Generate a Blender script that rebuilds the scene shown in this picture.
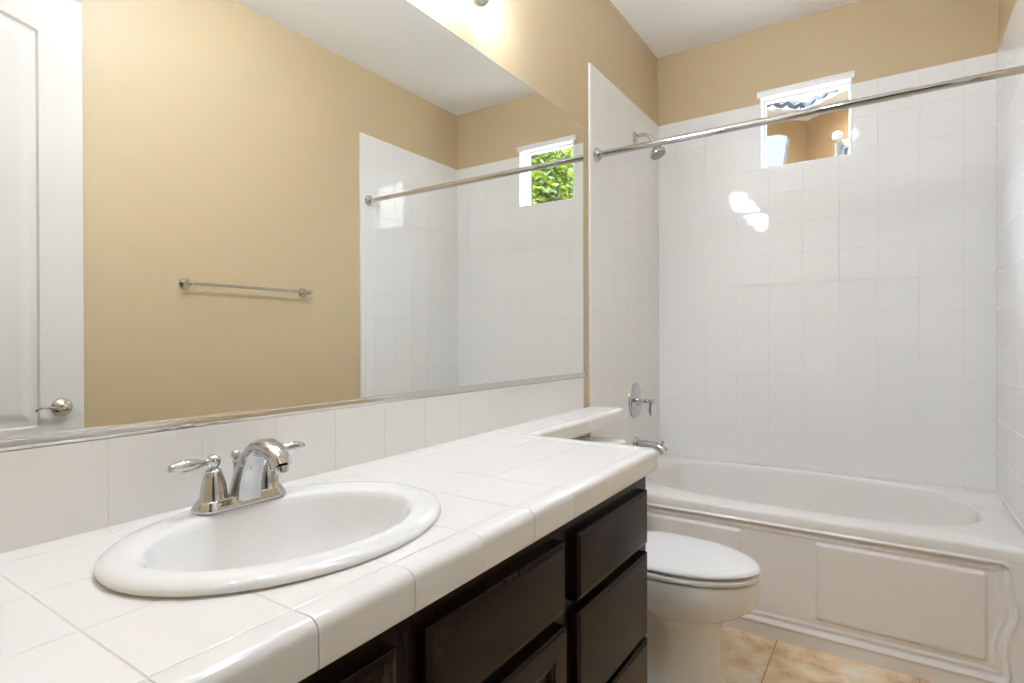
import bpy, bmesh, math, random
from mathutils import Vector, Matrix

for o in list(bpy.data.objects):
    bpy.data.objects.remove(o)
random.seed(7)
SC = bpy.context.scene
COL = SC.collection
R = math.radians
PI = math.pi

# ------------------------------------------------------------------ camera
H = 1.19                       # camera height above the floor
CAMX = 1.1186
yaw, pitch, roll = R(33.719), R(-0.2198), R(-0.1561)
F_ = Vector((-math.sin(yaw) * math.cos(pitch), math.cos(yaw) * math.cos(pitch), math.sin(pitch)))
R_ = Vector((math.cos(yaw), math.sin(yaw), 0))
U_ = R_.cross(F_)
R2 = R_ * math.cos(roll) + U_ * math.sin(roll)
U2 = -R_ * math.sin(roll) + U_ * math.cos(roll)
cam_d = bpy.data.cameras.new('camera')
cam_d.sensor_fit = 'HORIZONTAL'
cam_d.sensor_width = 36.0
cam_d.lens = 562.02 / 1024 * 36.0
cam_d.clip_start = 0.02
cam_d.clip_end = 200
cam = bpy.data.objects.new('camera', cam_d)
COL.objects.link(cam)
M = Matrix((R2, U2, -F_)).transposed().to_4x4()
M.translation = Vector((CAMX, 0, H))
cam.matrix_world = M
SC.camera = cam

# ------------------------------------------------------------------ sky, sun, exposure
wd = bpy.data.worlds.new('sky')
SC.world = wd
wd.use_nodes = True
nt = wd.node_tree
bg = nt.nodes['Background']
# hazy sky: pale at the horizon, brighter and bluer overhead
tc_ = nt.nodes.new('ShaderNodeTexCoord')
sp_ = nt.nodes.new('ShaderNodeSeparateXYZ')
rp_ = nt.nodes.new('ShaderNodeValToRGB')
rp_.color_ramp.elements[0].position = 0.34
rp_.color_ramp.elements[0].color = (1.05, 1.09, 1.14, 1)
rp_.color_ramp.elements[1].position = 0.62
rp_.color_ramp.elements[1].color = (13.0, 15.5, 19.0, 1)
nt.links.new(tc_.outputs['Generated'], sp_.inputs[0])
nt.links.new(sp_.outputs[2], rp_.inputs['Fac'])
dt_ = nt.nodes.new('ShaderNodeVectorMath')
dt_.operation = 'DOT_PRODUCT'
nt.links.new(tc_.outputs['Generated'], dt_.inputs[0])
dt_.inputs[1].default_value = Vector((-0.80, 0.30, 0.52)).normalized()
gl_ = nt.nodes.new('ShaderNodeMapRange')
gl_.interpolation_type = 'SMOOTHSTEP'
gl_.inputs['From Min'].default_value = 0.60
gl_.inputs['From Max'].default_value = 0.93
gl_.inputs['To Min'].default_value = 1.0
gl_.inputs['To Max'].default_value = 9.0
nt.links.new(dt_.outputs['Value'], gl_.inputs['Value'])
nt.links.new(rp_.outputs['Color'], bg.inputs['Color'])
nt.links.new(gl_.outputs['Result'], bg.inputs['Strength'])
sun_d = bpy.data.lights.new('sun', 'SUN')
sun_d.energy = 0.9
sun_d.angle = R(0.6)
sun_d.color = (1.0, 0.94, 0.84)
sun = bpy.data.objects.new('sun', sun_d)
COL.objects.link(sun)
sun.rotation_euler = Vector((0.42, 0.12, -0.90)).to_track_quat('-Z', 'Y').to_euler()
sun.location = (-4, -4, 8)

SHADE_EMIT = 114.0      # the four vanity globes
BULB_EMIT = 4200.0     # the bulbs seen from above, inside the open globes
CEIL_EMIT = 205.0       # the recessed ceiling lamp
HALL_FILL_EMIT = 18.0       # added fill lamp in the unseen hall, shining in through the doorway

SC.view_settings.view_transform = 'Standard'
SC.view_settings.look = 'None'
SC.view_settings.gamma = 1.0
SC.view_settings.use_curve_mapping = False
SC.view_settings.exposure = 0.06
SC.cycles.use_denoising = True
SC.cycles.max_bounces = 14
SC.cycles.diffuse_bounces = 8
SC.cycles.glossy_bounces = 8
SC.cycles.transmission_bounces = 8
SC.cycles.sample_clamp_indirect = 6.0
SC.cycles.blur_glossy = 0.5


# ------------------------------------------------------------------ materials
def srgb(r, g, b):
    f = lambda c: (c / 255 / 12.92) if c / 255 <= 0.04045 else ((c / 255 + 0.055) / 1.055) ** 2.4
    return (f(r), f(g), f(b), 1)


def mat(name, col, rough=0.5, metal=0.0, spec=0.5, bump=None, coat=0.0):
    m = bpy.data.materials.new(name)
    m.use_nodes = True
    n = m.node_tree.nodes
    l = m.node_tree.links
    b = n['Principled BSDF']
    b.inputs['Base Color'].default_value = col
    b.inputs['Roughness'].default_value = rough
    b.inputs['Metallic'].default_value = metal
    b.inputs['Specular IOR Level'].default_value = spec
    if coat:
        b.inputs['Coat Weight'].default_value = coat
        b.inputs['Coat Roughness'].default_value = 0.05
    if bump:
        sc, st, det = bump
        tc = n.new('ShaderNodeTexCoord')
        nz = n.new('ShaderNodeTexNoise')
        nz.inputs['Scale'].default_value = sc
        nz.inputs['Detail'].default_value = det
        bp = n.new('ShaderNodeBump')
        bp.inputs['Strength'].default_value = st
        bp.inputs['Distance'].default_value = 0.01
        l.new(tc.outputs['Object'], nz.inputs['Vector'])
        l.new(nz.outputs['Fac'], bp.inputs['Height'])
        l.new(bp.outputs['Normal'], b.inputs['Normal'])
    return m


def emit(name, col, strength):
    m = bpy.data.materials.new(name)
    m.use_nodes = True
    b = m.node_tree.nodes['Principled BSDF']
    b.inputs['Base Color'].default_value = (0.9, 0.9, 0.88, 1)
    b.inputs['Roughness'].default_value = 0.3
    b.inputs['Emission Color'].default_value = col
    b.inputs['Emission Strength'].default_value = strength
    return m


MT = {}
MT['tan'] = mat('tan_wall_paint', srgb(192, 172, 138), 0.40, bump=(260, 0.10, 3))
MT['ceiling'] = mat('white_ceiling_paint', srgb(242, 241, 239), 0.8, bump=(220, 0.06, 2))
MT['tile'] = mat('white_glazed_tile', srgb(237, 236, 234), 0.05, bump=(5.0, 0.035, 2))
MT['grout'] = mat('grey_white_grout', srgb(226, 224, 221), 0.6)
MT['ctile'] = mat('white_counter_tile', srgb(238, 236, 233), 0.13, bump=(7.0, 0.03, 2))
MT['cgrout'] = mat('counter_grout', srgb(214, 210, 204), 0.7)
MT['porcelain'] = mat('white_porcelain', srgb(240, 240, 239), 0.06)
MT['acrylic'] = mat('white_acrylic', srgb(232, 229, 225), 0.16)
MT['seat'] = mat('white_seat_plastic', srgb(242, 242, 242), 0.14)
MT['chrome'] = mat('polished_chrome', (0.57, 0.57, 0.58, 1), 0.05, 1.0)
MT['nickel'] = mat('brushed_nickel', (0.62, 0.60, 0.57, 1), 0.18, 1.0)
MT['trimmetal'] = mat('mirror_channel_metal', (0.72, 0.70, 0.67, 1), 0.16, 1.0)
MT['mirror'] = mat('silvered_mirror_glass', (0.93, 0.94, 0.92, 1), 0.0, 1.0)
MT['door'] = mat('white_door_paint', srgb(224, 221, 215), 0.35)
MT['vinyl'] = mat('white_window_vinyl', srgb(245, 245, 245), 0.3)
MT['espresso'] = mat('espresso_stained_wood', srgb(32, 21, 17), 0.26, spec=0.10)
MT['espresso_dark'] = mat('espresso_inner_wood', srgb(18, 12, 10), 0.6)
MT['rubber'] = mat('dark_rubber', srgb(150, 150, 152), 0.3)
MT['stucco_tan'] = mat('tan_stucco', srgb(126, 94, 56), 0.9, bump=(60, 0.3, 4))
MT['stucco_sunlit'] = mat('sunlit_stucco', srgb(94, 93, 92), 0.9, bump=(60, 0.2, 4))  # pale tone stands for sunlight on the stucco
MT['eave'] = mat('white_eave_paint', srgb(168, 158, 154), 0.7)
MT['rooftile'] = mat('grey_clay_roof_tile', srgb(66, 60, 59), 0.8)
MT['tileshade'] = mat('tile_gap_shade', srgb(34, 30, 31), 0.9)  # dark colour stands for the shade under the roof tile edges
MT['hall'] = mat('grey_hall_paint', srgb(120, 113, 104), 0.6)
MT['darkglass'] = mat('dark_window_pane', srgb(96, 98, 88), 0.3)
MT['bark'] = mat('brown_bark', srgb(96, 76, 58), 0.9)
MT['soil'] = mat('garden_ground', srgb(150, 142, 120), 0.95)
MT['shade'] = emit('lit_frosted_glass', (0.86, 0.95, 1.11, 1), SHADE_EMIT)
MT['bulb'] = emit('lit_bulb', (0.86, 0.95, 1.10, 1), BULB_EMIT)
MT['lamp'] = emit('lit_lamp_disc', (0.72, 0.92, 1.18, 1), CEIL_EMIT)
MT['hallfill'] = emit('hall_fill_glow', (0.77, 0.92, 1.12, 1), HALL_FILL_EMIT)
MT['grey_metal'] = mat('grey_painted_metal', srgb(84, 84, 86), 0.5)
MT['lantern'] = mat('white_lantern_glass', srgb(115, 113, 110), 0.3)


def glass_mat():
    """thin clear pane: passes light straight through, mirrors a little at a slant"""
    m = bpy.data.materials.new('clear_window_glass')
    m.use_nodes = True
    n, l = m.node_tree.nodes, m.node_tree.links
    n.remove(n['Principled BSDF'])
    tr = n.new('ShaderNodeBsdfTransparent')
    tr.inputs['Color'].default_value = (0.97, 0.985, 0.98, 1)
    gl = n.new('ShaderNodeBsdfGlossy')
    gl.inputs['Roughness'].default_value = 0.0
    fr = n.new('ShaderNodeFresnel')
    fr.inputs['IOR'].default_value = 1.45
    mx = n.new('ShaderNodeMixShader')
    ge = n.new('ShaderNodeNewGeometry')
    fb = n.new('ShaderNodeMath')            # the mirror image comes off the face towards the viewer only
    fb.operation = 'SUBTRACT'
    fb.inputs[0].default_value = 1.0
    l.new(ge.outputs['Backfacing'], fb.inputs[1])
    fm = n.new('ShaderNodeMath')
    fm.operation = 'MULTIPLY'
    l.new(fr.outputs[0], fm.inputs[0])
    l.new(fb.outputs[0], fm.inputs[1])
    l.new(fm.outputs[0], mx.inputs['Fac'])
    l.new(tr.outputs[0], mx.inputs[1])
    l.new(gl.outputs[0], mx.inputs[2])
    l.new(mx.outputs[0], n['Material Output'].inputs['Surface'])
    return m


MT['glass'] = glass_mat()


def leaf_mat(name, c0, c1):
    m = mat(name, c0, 0.5)
    n, l = m.node_tree.nodes, m.node_tree.links
    b = n['Principled BSDF']
    tc = n.new('ShaderNodeTexCoord')
    nz = n.new('ShaderNodeTexNoise')
    nz.inputs['Scale'].default_value = 9.0
    rp = n.new('ShaderNodeValToRGB')
    rp.color_ramp.elements[0].position = 0.35
    rp.color_ramp.elements[0].color = c0
    rp.color_ramp.elements[1].position = 0.65
    rp.color_ramp.elements[1].color = c1
    l.new(tc.outputs['Object'], nz.inputs['Vector'])
    l.new(nz.outputs['Fac'], rp.inputs['Fac'])
    l.new(rp.outputs['Color'], b.inputs['Base Color'])
    tr = n.new('ShaderNodeBsdfTranslucent')
    mx = n.new('ShaderNodeMixShader')
    mx.inputs['Fac'].default_value = 0.4
    l.new(rp.outputs['Color'], tr.inputs['Color'])
    l.new(b.outputs['BSDF'], mx.inputs[1])
    l.new(tr.outputs['BSDF'], mx.inputs[2])
    l.new(mx.outputs['Shader'], n['Material Output'].inputs['Surface'])
    return m


MT['leaf'] = leaf_mat('green_leaf', srgb(30, 60, 10), srgb(116, 126, 26))
MT['leaf2'] = leaf_mat('pale_green_leaf', srgb(84, 106, 30), srgb(130, 138, 56))


def wood_mat():
    """dark stain with a faint vertical grain"""
    m = MT['espresso']
    n, l = m.node_tree.nodes, m.node_tree.links
    b = n['Principled BSDF']
    tc = n.new('ShaderNodeTexCoord')
    mp = n.new('ShaderNodeMapping')
    mp.inputs['Scale'].default_value = (30, 30, 1.6)
    nz = n.new('ShaderNodeTexNoise')
    nz.inputs['Scale'].default_value = 3.0
    nz.inputs['Detail'].default_value = 6.0
    rp = n.new('ShaderNodeValToRGB')
    rp.color_ramp.elements[0].color = srgb(19, 11, 8)
    rp.color_ramp.elements[1].color = srgb(32, 20, 14)
    l.new(tc.outputs['Object'], mp.inputs['Vector'])
    l.new(mp.outputs['Vector'], nz.inputs['Vector'])
    l.new(nz.outputs['Fac'], rp.inputs['Fac'])
    l.new(rp.outputs['Color'], b.inputs['Base Color'])


wood_mat()


def floor_mat():
    m = mat('travertine_floor_tile', srgb(200, 170, 130), 0.35)
    n, l = m.node_tree.nodes, m.node_tree.links
    b = n['Principled BSDF']
    tc = n.new('ShaderNodeTexCoord')
    sep = n.new('ShaderNodeSeparateXYZ')
    l.new(tc.outputs['Object'], sep.inputs[0])

    def mth(op, a, bb=None):
        q = n.new('ShaderNodeMath')
        q.operation = op
        for i, v in enumerate((a, bb)):
            if v is None:
                continue
            if isinstance(v, (int, float)):
                q.inputs[i].default_value = v
            else:
                l.new(v, q.inputs[i])
        return q.outputs[0]

    P = 0.455

    def dist(out, off):
        t = mth('FRACT', mth('DIVIDE', mth('SUBTRACT', out, off), P))
        return mth('MULTIPLY', mth('MINIMUM', t, mth('SUBTRACT', 1.0, t)), P)

    d = mth('MINIMUM', dist(sep.outputs[0], 0.757), dist(sep.outputs[1], 2.47))
    g = mth('LESS_THAN', d, 0.0022)
    nz = n.new('ShaderNodeTexNoise')
    nz.inputs['Scale'].default_value = 7.0
    nz.inputs['Detail'].default_value = 8.0
    nz.inputs['Roughness'].default_value = 0.65
    nz.inputs['Distortion'].default_value = 0.35
    l.new(tc.outputs['Object'], nz.inputs['Vector'])
    rp = n.new('ShaderNodeValToRGB')
    e = rp.color_ramp.elements
    e[0].position = 0.36
    e[0].color = srgb(200, 167, 130)
    e[1].position = 0.64
    e[1].color = srgb(242, 232, 214)
    x = e.new(0.5)
    x.color = srgb(232, 206, 168)
    l.new(nz.outputs['Fac'], rp.inputs['Fac'])
    mx = n.new('ShaderNodeMix')
    mx.data_type = 'RGBA'
    l.new(g, mx.inputs['Factor'])
    l.new(rp.outputs['Color'], mx.inputs['A'])
    mx.inputs['B'].default_value = srgb(168, 138, 104)
    l.new(mx.outputs['Result'], b.inputs['Base Color'])
    bp = n.new('ShaderNodeBump')
    bp.inputs['Distance'].default_value = 0.002
    bp.inputs['Strength'].default_value = 0.4
    l.new(nz.outputs['Fac'], bp.inputs['Height'])
    l.new(bp.outputs['Normal'], b.inputs['Normal'])
    return m


MT['floor'] = floor_mat()


# ------------------------------------------------------------------ mesh helpers
def finish(name, bm, material, parent=None, smooth=40, merge=True):
    if merge:
        bmesh.ops.remove_doubles(bm, verts=bm.verts, dist=1e-6)
    bmesh.ops.recalc_face_normals(bm, faces=bm.faces)
    if smooth:
        for f in bm.faces:
            f.smooth = True
        for e in bm.edges:
            if len(e.link_faces) == 2 and e.calc_face_angle(0) > R(smooth):
                e.smooth = False
    me = bpy.data.meshes.new(name)
    bm.to_mesh(me)
    bm.free()
    me.materials.append(material)
    o = bpy.data.objects.new(name, me)
    COL.objects.link(o)
    if parent is not None:
        o.parent = parent
        o.matrix_parent_inverse = Matrix.Translation(-Vector(parent.location))
    return o


def thing(name, label, cat, loc, group=None):
    o = bpy.data.objects.new(name, None)
    COL.objects.link(o)
    o.empty_display_size = 0.05
    o.location = loc
    o['label'] = label
    o['category'] = cat
    if group:
        o['group'] = group
    return o


def tag(o, label, cat, group=None, kind=None):
    o['label'] = label
    o['category'] = cat
    if group:
        o['group'] = group
    if kind:
        o['kind'] = kind
    return o


def structure(o, label=None, cat=None):
    o['kind'] = 'structure'
    if label:
        o['label'] = label
    if cat:
        o['category'] = cat
    return o


def box(bm, a, b, bev=0.0, seg=2):
    x0, y0, z0 = [min(p, q) for p, q in zip(a, b)]
    x1, y1, z1 = [max(p, q) for p, q in zip(a, b)]
    vs = [bm.verts.new(p) for p in ((x0, y0, z0), (x1, y0, z0), (x1, y1, z0), (x0, y1, z0),
                                    (x0, y0, z1), (x1, y0, z1), (x1, y1, z1), (x0, y1, z1))]
    fs = [bm.faces.new([vs[i] for i in q]) for q in
          ((0, 3, 2, 1), (4, 5, 6, 7), (0, 1, 5, 4), (1, 2, 6, 5), (2, 3, 7, 6), (3, 0, 4, 7))]
    if bev:
        es = list({e for f in fs for e in f.edges})
        bmesh.ops.bevel(bm, geom=es, offset=bev, segments=seg, profile=0.5, affect='EDGES')
    return vs


def loft(bm, rings, cap0=True, cap1=True, closed=True):
    """rings: lists of points of equal length"""
    vr = [[bm.verts.new(p) for p in r] for r in rings]
    n = len(vr[0])
    for a, b in zip(vr, vr[1:]):
        for i in range(n if closed else n - 1):
            j = (i + 1) % n
            try:
                bm.faces.new((a[i], a[j], b[j], b[i]))
            except ValueError:
                pass
    if cap0:
        bm.faces.new(vr[0][::-1])
    if cap1:
        bm.faces.new(vr[-1])
    return vr


def frame_of(t):
    t = Vector(t).normalized()
    up = Vector((0, 0, 1)) if abs(t.z) < 0.95 else Vector((1, 0, 0))
    s = t.cross(up).normalized()
    return s, s.cross(t).normalized()


def lathe(bm, origin, axis, prof, n=32):
    """prof: (radius, distance along axis)"""
    o = Vector(origin)
    a = Vector(axis).normalized()
    s, u = frame_of(a)
    rings = []
    for r, h in prof:
        r = max(r, 1e-5)
        rings.append([o + a * h + (s * math.cos(2 * PI * i / n) + u * math.sin(2 * PI * i / n)) * r for i in range(n)])
    loft(bm, rings)


def tube(bm, pts, rads, n=16, squash=None):
    """sweep a circle (or ellipse: squash = (side, up) factors) along pts"""
    pts = [Vector(p) for p in pts]
    if isinstance(rads, (int, float)):
        rads = [rads] * len(pts)
    rings = []
    s = u = None
    for i, p in enumerate(pts):
        t = (pts[min(i + 1, len(pts) - 1)] - pts[max(i - 1, 0)]).normalized()
        if s is None:
            s, u = frame_of(t)
        else:
            s = (s - t * s.dot(t)).normalized()
            u = s.cross(t).normalized()
        q = squash[i] if squash else (1, 1)
        rings.append([p + (s * math.cos(2 * PI * k / n) * q[0] + u * math.sin(2 * PI * k / n) * q[1]) * rads[i]
                      for k in range(n)])
    loft(bm, rings)


def spline(ctrl, n=8):
    """Catmull-Rom through tuples of any length"""
    c = [ctrl[0]] + list(ctrl) + [ctrl[-1]]
    out = []
    for i in range(1, len(c) - 2):
        p0, p1, p2, p3 = c[i - 1], c[i], c[i + 1], c[i + 2]
        for k in range(n):
            t = k / n
            out.append(tuple(0.5 * (2 * b + (-a + cc) * t + (2 * a - 5 * b + 4 * cc - d) * t * t
                                    + (-a + 3 * b - 3 * cc + d) * t ** 3) for a, b, cc, d in zip(p0, p1, p2, p3)))
    out.append(tuple(ctrl[-1]))
    return out


def apply_mods(o):
    dg = bpy.context.evaluated_depsgraph_get()
    me = bpy.data.meshes.new_from_object(o.evaluated_get(dg))
    o.modifiers.clear()
    o.data = me


def subtract(o, cutter):
    md = o.modifiers.new('cut', 'BOOLEAN')
    md.operation = 'DIFFERENCE'
    md.object = cutter
    md.solver = 'EXACT'
    apply_mods(o)


def sstep(a, b, x):
    t = max(0.0, min(1.0, (x - a) / (b - a)))
    return t * t * (3 - 2 * t)


def tile_cell(bm, O, U, V, N, u0, u1, v0, v1, gap=0.0008, bev=0.0014, th=0.008, tilt=0.0012, low=0.0, ku=1.0):
    """one closed glazed tile with eased edges; a few tenths of a degree out of true"""
    if u1 - u0 < 0.012 or v1 - v0 < 0.012:
        tilt = 0
    tu, tv = random.uniform(-tilt, tilt), random.uniform(-tilt, tilt)
    uc, vc = (u0 + u1) / 2, (v0 + v1) / 2
    rings = []
    for ins, h in ((0, low), (0, th - bev), (bev * 0.3, th - bev * 0.3), (bev, th)):
        r = []
        iu = (gap + ins) * ku
        for u, v in ((u0 + iu, v0 + gap + ins), (u1 - iu, v0 + gap + ins),
                     (u1 - iu, v1 - gap - ins), (u0 + iu, v1 - gap - ins)):
            hh = h + ((u - uc) * tu + (v - vc) * tv if h > low else 0)
            r.append(O + U * u + V * v + N * hh)
        rings.append(r)
    loft(bm, rings)


def tile_field(name, O, U, V, N, us, vs, parent, material, grout, hole=None, th=0.008, tilt=0.0012, gap=0.0008, ku=1.0):
    O, U, V, N = map(Vector, (O, U, V, N))
    bm = bmesh.new()
    for u0, u1 in zip(us, us[1:]):
        for v0, v1 in zip(vs, vs[1:]):
            cells = [(u0, u1, v0, v1)]
            if hole:
                hu0, hu1, hv0, hv1 = hole
                if u0 < hu1 and u1 > hu0 and v0 < hv1 and v1 > hv0:
                    cells = []
                    if v0 < hv0:
                        cells.append((u0, u1, v0, hv0))
                    vb = max(v0, hv0)
                    vt = min(v1, hv1)
                    if u0 < hu0:
                        cells.append((u0, hu0, vb, vt))
                    if u1 > hu1:
                        cells.append((hu1, u1, vb, vt))
                    if v1 > hv1:
                        cells.append((u0, u1, hv1, v1))
            for c in cells:
                if c[1] - c[0] > 0.006 and c[3] - c[2] > 0.006:
                    tile_cell(bm, O, U, V, N, *c, th=th, tilt=tilt, gap=gap, ku=ku)
    t = finish(name, bm, material, parent, smooth=0, merge=False)
    return t


# ------------------------------------------------------------------ room shell
W = 1.524
YB = 3.2208
CZ = 1.6442 + H
TT = 1.2440 + H               # top of the tile
TILE = 0.008
WX0, WX1, WZ0, WZ1 = 0.5590, 0.9740, 0.8985 + H, 1.2920 + H
T = 0.14
YF = 0.06                     # room side of the front wall
DX0, DX1, DZ = 0.70, 1.50, 2.50

bm = bmesh.new()
box(bm, (-1.2, -2.6, -0.1), (2.8, YB + T, 0))
structure(finish('floor', bm, MT['floor'], smooth=0), 'beige mottled stone tile floor', 'floor')
bm = bmesh.new()
box(bm, (-1.2, -2.6, CZ), (2.8, YB + T, CZ + 0.12))
structure(finish('ceiling', bm, MT['ceiling'], smooth=0), 'smooth white ceiling', 'ceiling')
bm = bmesh.new()
box(bm, (-T, -0.06, 0), (0, YB, CZ))
wl = structure(finish('wall_left', bm, MT['tan'], smooth=0), 'tan painted wall behind the mirror', 'wall')
bm = bmesh.new()
box(bm, (W, -0.06, 0), (W + T, YB, CZ))
wr = structure(finish('wall_right', bm, MT['tan'], smooth=0), 'tan painted wall with the towel bar', 'wall')
bm = bmesh.new()
box(bm, (-T, YB, 0), (WX0, YB + T, CZ))
box(bm, (WX1, YB, 0), (W + T, YB + T, CZ))
box(bm, (WX0, YB, 0), (WX1, YB + T, WZ0))
box(bm, (WX0, YB, WZ1), (WX1, YB + T, CZ))
wb = structure(finish('wall_back', bm, MT['tan'], smooth=0, merge=False), 'tan painted wall around the small window', 'wall')
bm = bmesh.new()
box(bm, (-T, -0.06, 0), (DX0, YF, CZ))
box(bm, (DX1, -0.06, 0), (W + T, YF, CZ))
box(bm, (DX0, -0.06, DZ), (DX1, YF, CZ))
structure(finish('wall_front', bm, MT['tan'], smooth=0, merge=False), 'tan painted wall around the doorway', 'wall')
# hall behind the doorway the camera stands in
bm = bmesh.new()
box(bm, (-1.2, -2.6, 0), (2.8, -2.5, CZ))
structure(finish('wall_hall_back', bm, MT['hall'], smooth=0), 'greyish hall wall behind the doorway', 'wall')
bm = bmesh.new()
box(bm, (-1.2, -2.5, 0), (-1.1, -0.06, CZ))
box(bm, (-1.1, -0.16, 0), (-T, -0.06, CZ))
structure(finish('wall_hall_left', bm, MT['hall'], smooth=0, merge=False), 'greyish hall wall behind the doorway', 'wall')
bm = bmesh.new()
box(bm, (2.7, -2.5, 0), (2.8, -0.06, CZ))
box(bm, (W + T, -0.16, 0), (2.7, -0.06, CZ))
structure(finish('wall_hall_right', bm, MT['hall'], smooth=0, merge=False), 'greyish hall wall behind the doorway', 'wall')

# ---- glazed tile surround
RIM = 0.500
YT = 2.300                    # outer edge of the side-wall tile
vs = [RIM + 0.004] + [H - 0.5072 + 0.1584 * k for k in range(-1, 11) if H - 0.5072 + 0.1584 * k > RIM + 0.02] + [TT]
us_b = [TILE] + [0.116 + 0.1612 * i for i in range(9)] + [W - TILE]


def grout_slab(name, a, b, parent, hole=None):
    bm = bmesh.new()
    if hole is None:
        box(bm, a, b)
    else:
        hx0, hx1, hz0, hz1 = hole
        box(bm, a, (hx0, b[1], b[2]))
        box(bm, (hx1, a[1], a[2]), b)
        box(bm, (hx0, a[1], a[2]), (hx1, b[1], hz0))
        if hz1 < b[2]:
            box(bm, (hx0, a[1], hz1), (hx1, b[1], b[2]))
    return finish(name, bm, MT['grout'], parent, smooth=0, merge=False)


tile_field('wall_tile', (0, YB, 0), (1, 0, 0), (0, 0, 1), (0, -1, 0), us_b, vs, wb, MT['tile'], None,
           hole=(WX0 - 0.0015, WX1 + 0.0015, WZ0 - 0.0015, 9))
grout_slab('grout_bed', (0.001, YB - 0.0070, RIM - 0.02), (W - 0.001, YB, TT - 0.002), wb,
           (WX0, WX1, WZ0, 9))


def side_tiles(x, nx, parent):
    us = [YT + 0.034]
    y = YB - 0.1584 * 5 - 0.012
    while y < YB - 0.03:
        us.append(y)
        y += 0.1584
    us.append(YB - TILE)
    low = [0.004 if y0 < 2.40 else 0 for y0 in us]
    tile_field('wall_tile', (x, 0, 0), (0, 1, 0), (0, 0, 1), (nx, 0, 0), us, vs, parent, MT['tile'], None, tilt=0.0007, ku=0.3)
    # the strip beside the tub, from floor to rim
    tile_field('wall_tile', (x, 0, 0), (0, 1, 0), (0, 0, 1), (nx, 0, 0), [YT + 0.034, 2.412],
               [0.004, 0.19, 0.348, RIM + 0.004], parent, MT['tile'], None)
    grout_slab('grout_bed', (x, YT + 0.002, 0.0), (x + nx * 0.0070, YB, TT - 0.002), parent)
    # bullnose edge tiles
    bm = bmesh.new()
    zs = [0.004] + [v for v in vs]
    for z0, z1 in zip(zs, zs[1:]):
        prof = [(YT + 0.033, 0.0), (YT + 0.033, TILE), (YT + 0.014, TILE + 0.0006), (YT + 0.006, TILE - 0.001),
                (YT + 0.0015, TILE - 0.004), (YT, 0.003), (YT, 0.0)]
        rings = [[Vector((x + nx * h, y, z)) for y, h in prof] for z in (z0 + 0.001, z1 - 0.001)]
        loft(bm, rings)
    finish('bullnose_edge', bm, MT['tile'], parent, smooth=50, merge=False)


side_tiles(0.0, 1, wl)
side_tiles(W, -1, wr)

# ---- window
win = thing('window_1', 'small square window with white frame high in the tiled wall', 'window', ((WX0 + WX1) / 2, YB + 0.1, WZ0))
win['kind'] = 'structure'
bm = bmesh.new()
yo, yi = YB - 0.010, YB + 0.135
box(bm, (WX0 - 0.001, yo, WZ0 - 0.001), (WX0 + 0.005, yi, WZ1), 0.0012)
box(bm, (WX1 - 0.005, yo, WZ0 - 0.001), (WX1 + 0.001, yi, WZ1), 0.0012)
box(bm, (WX0, yo, WZ0 - 0.001), (WX1, yi, WZ0 + 0.004), 0.0012)
box(bm, (WX0, yo, WZ1 - 0.006), (WX1, yi, WZ1 + 0.001), 0.0012)
box(bm, (WX0 - 0.015, yo - 0.005, WZ1 - 0.020), (WX1 + 0.014, YB, WZ1 + 0.004), 0.002)
box(bm, (WX0 - 0.015, yo - 0.009, WZ1 + 0.002), (WX1 + 0.014, YB, WZ1 + 0.012), 0.002)
finish('window_casing', bm, MT['vinyl'], win, smooth=30, merge=False)
bm = bmesh.new()
yf0, yf1 = YB + 0.070, YB + 0.100
fw = 0.011
ax, bx, az, bz = WX0 + 0.004, WX1 - 0.004, WZ0 + 0.004, WZ1 - 0.006
box(bm, (ax, yf0, az), (ax + fw, yf1, bz), 0.002)
box(bm, (bx - fw, yf0, az), (bx, yf1, bz), 0.002)
box(bm, (ax + fw, yf0, az), (bx - fw, yf1, az + fw), 0.002)
box(bm, (ax + fw, yf0, bz - fw), (bx - fw, yf1, bz), 0.002)
finish('window_frame', bm, MT['vinyl'], win, smooth=30, merge=False)
bm = bmesh.new()
box(bm, (ax + fw - 0.004, YB + 0.083, az + fw - 0.004), (bx - fw + 0.004, YB + 0.087, bz - fw + 0.004))
finish('pane', bm, MT['glass'], win, smooth=0)

# ---- door standing open against the right wall
DFX = 1.458                    # face the mirror shows
DY0, DY1 = 0.078, 0.882
DT = 0.035
door = thing('door_1', 'white two-panel door standing open against the tan wall', 'door', (DFX + DT / 2, DY0, 0.0))
door['kind'] = 'structure'


def door_depth(y, z):
    """how far the face sinks at (y, z)"""
    best = 0.0
    yc, hw = (0.222 + 0.748) / 2, (0.748 - 0.222) / 2
    for z0, z1, arch in ((0.875, 2.318, 0.035), (0.20, 0.70, 0.0)):
        top = z1 + (arch * (1 - ((y - yc) / hw) ** 2) if arch else 0)
        d = min(y - 0.222, 0.748 - y, z - z0, (top - z) * 0.97)
        if d > 0:
            best = 0.011 * sstep(0, 0.006, d) - 0.0090 * sstep(0.019, 0.056, d)
    return best


def samples(edges, step):
    out = []
    for a, b in zip(edges, edges[1:]):
        n = max(1, int(math.ceil((b - a) / step)))
        out += [a + (b - a) * i / n for i in range(n)]
    return out + [edges[-1]]


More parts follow.
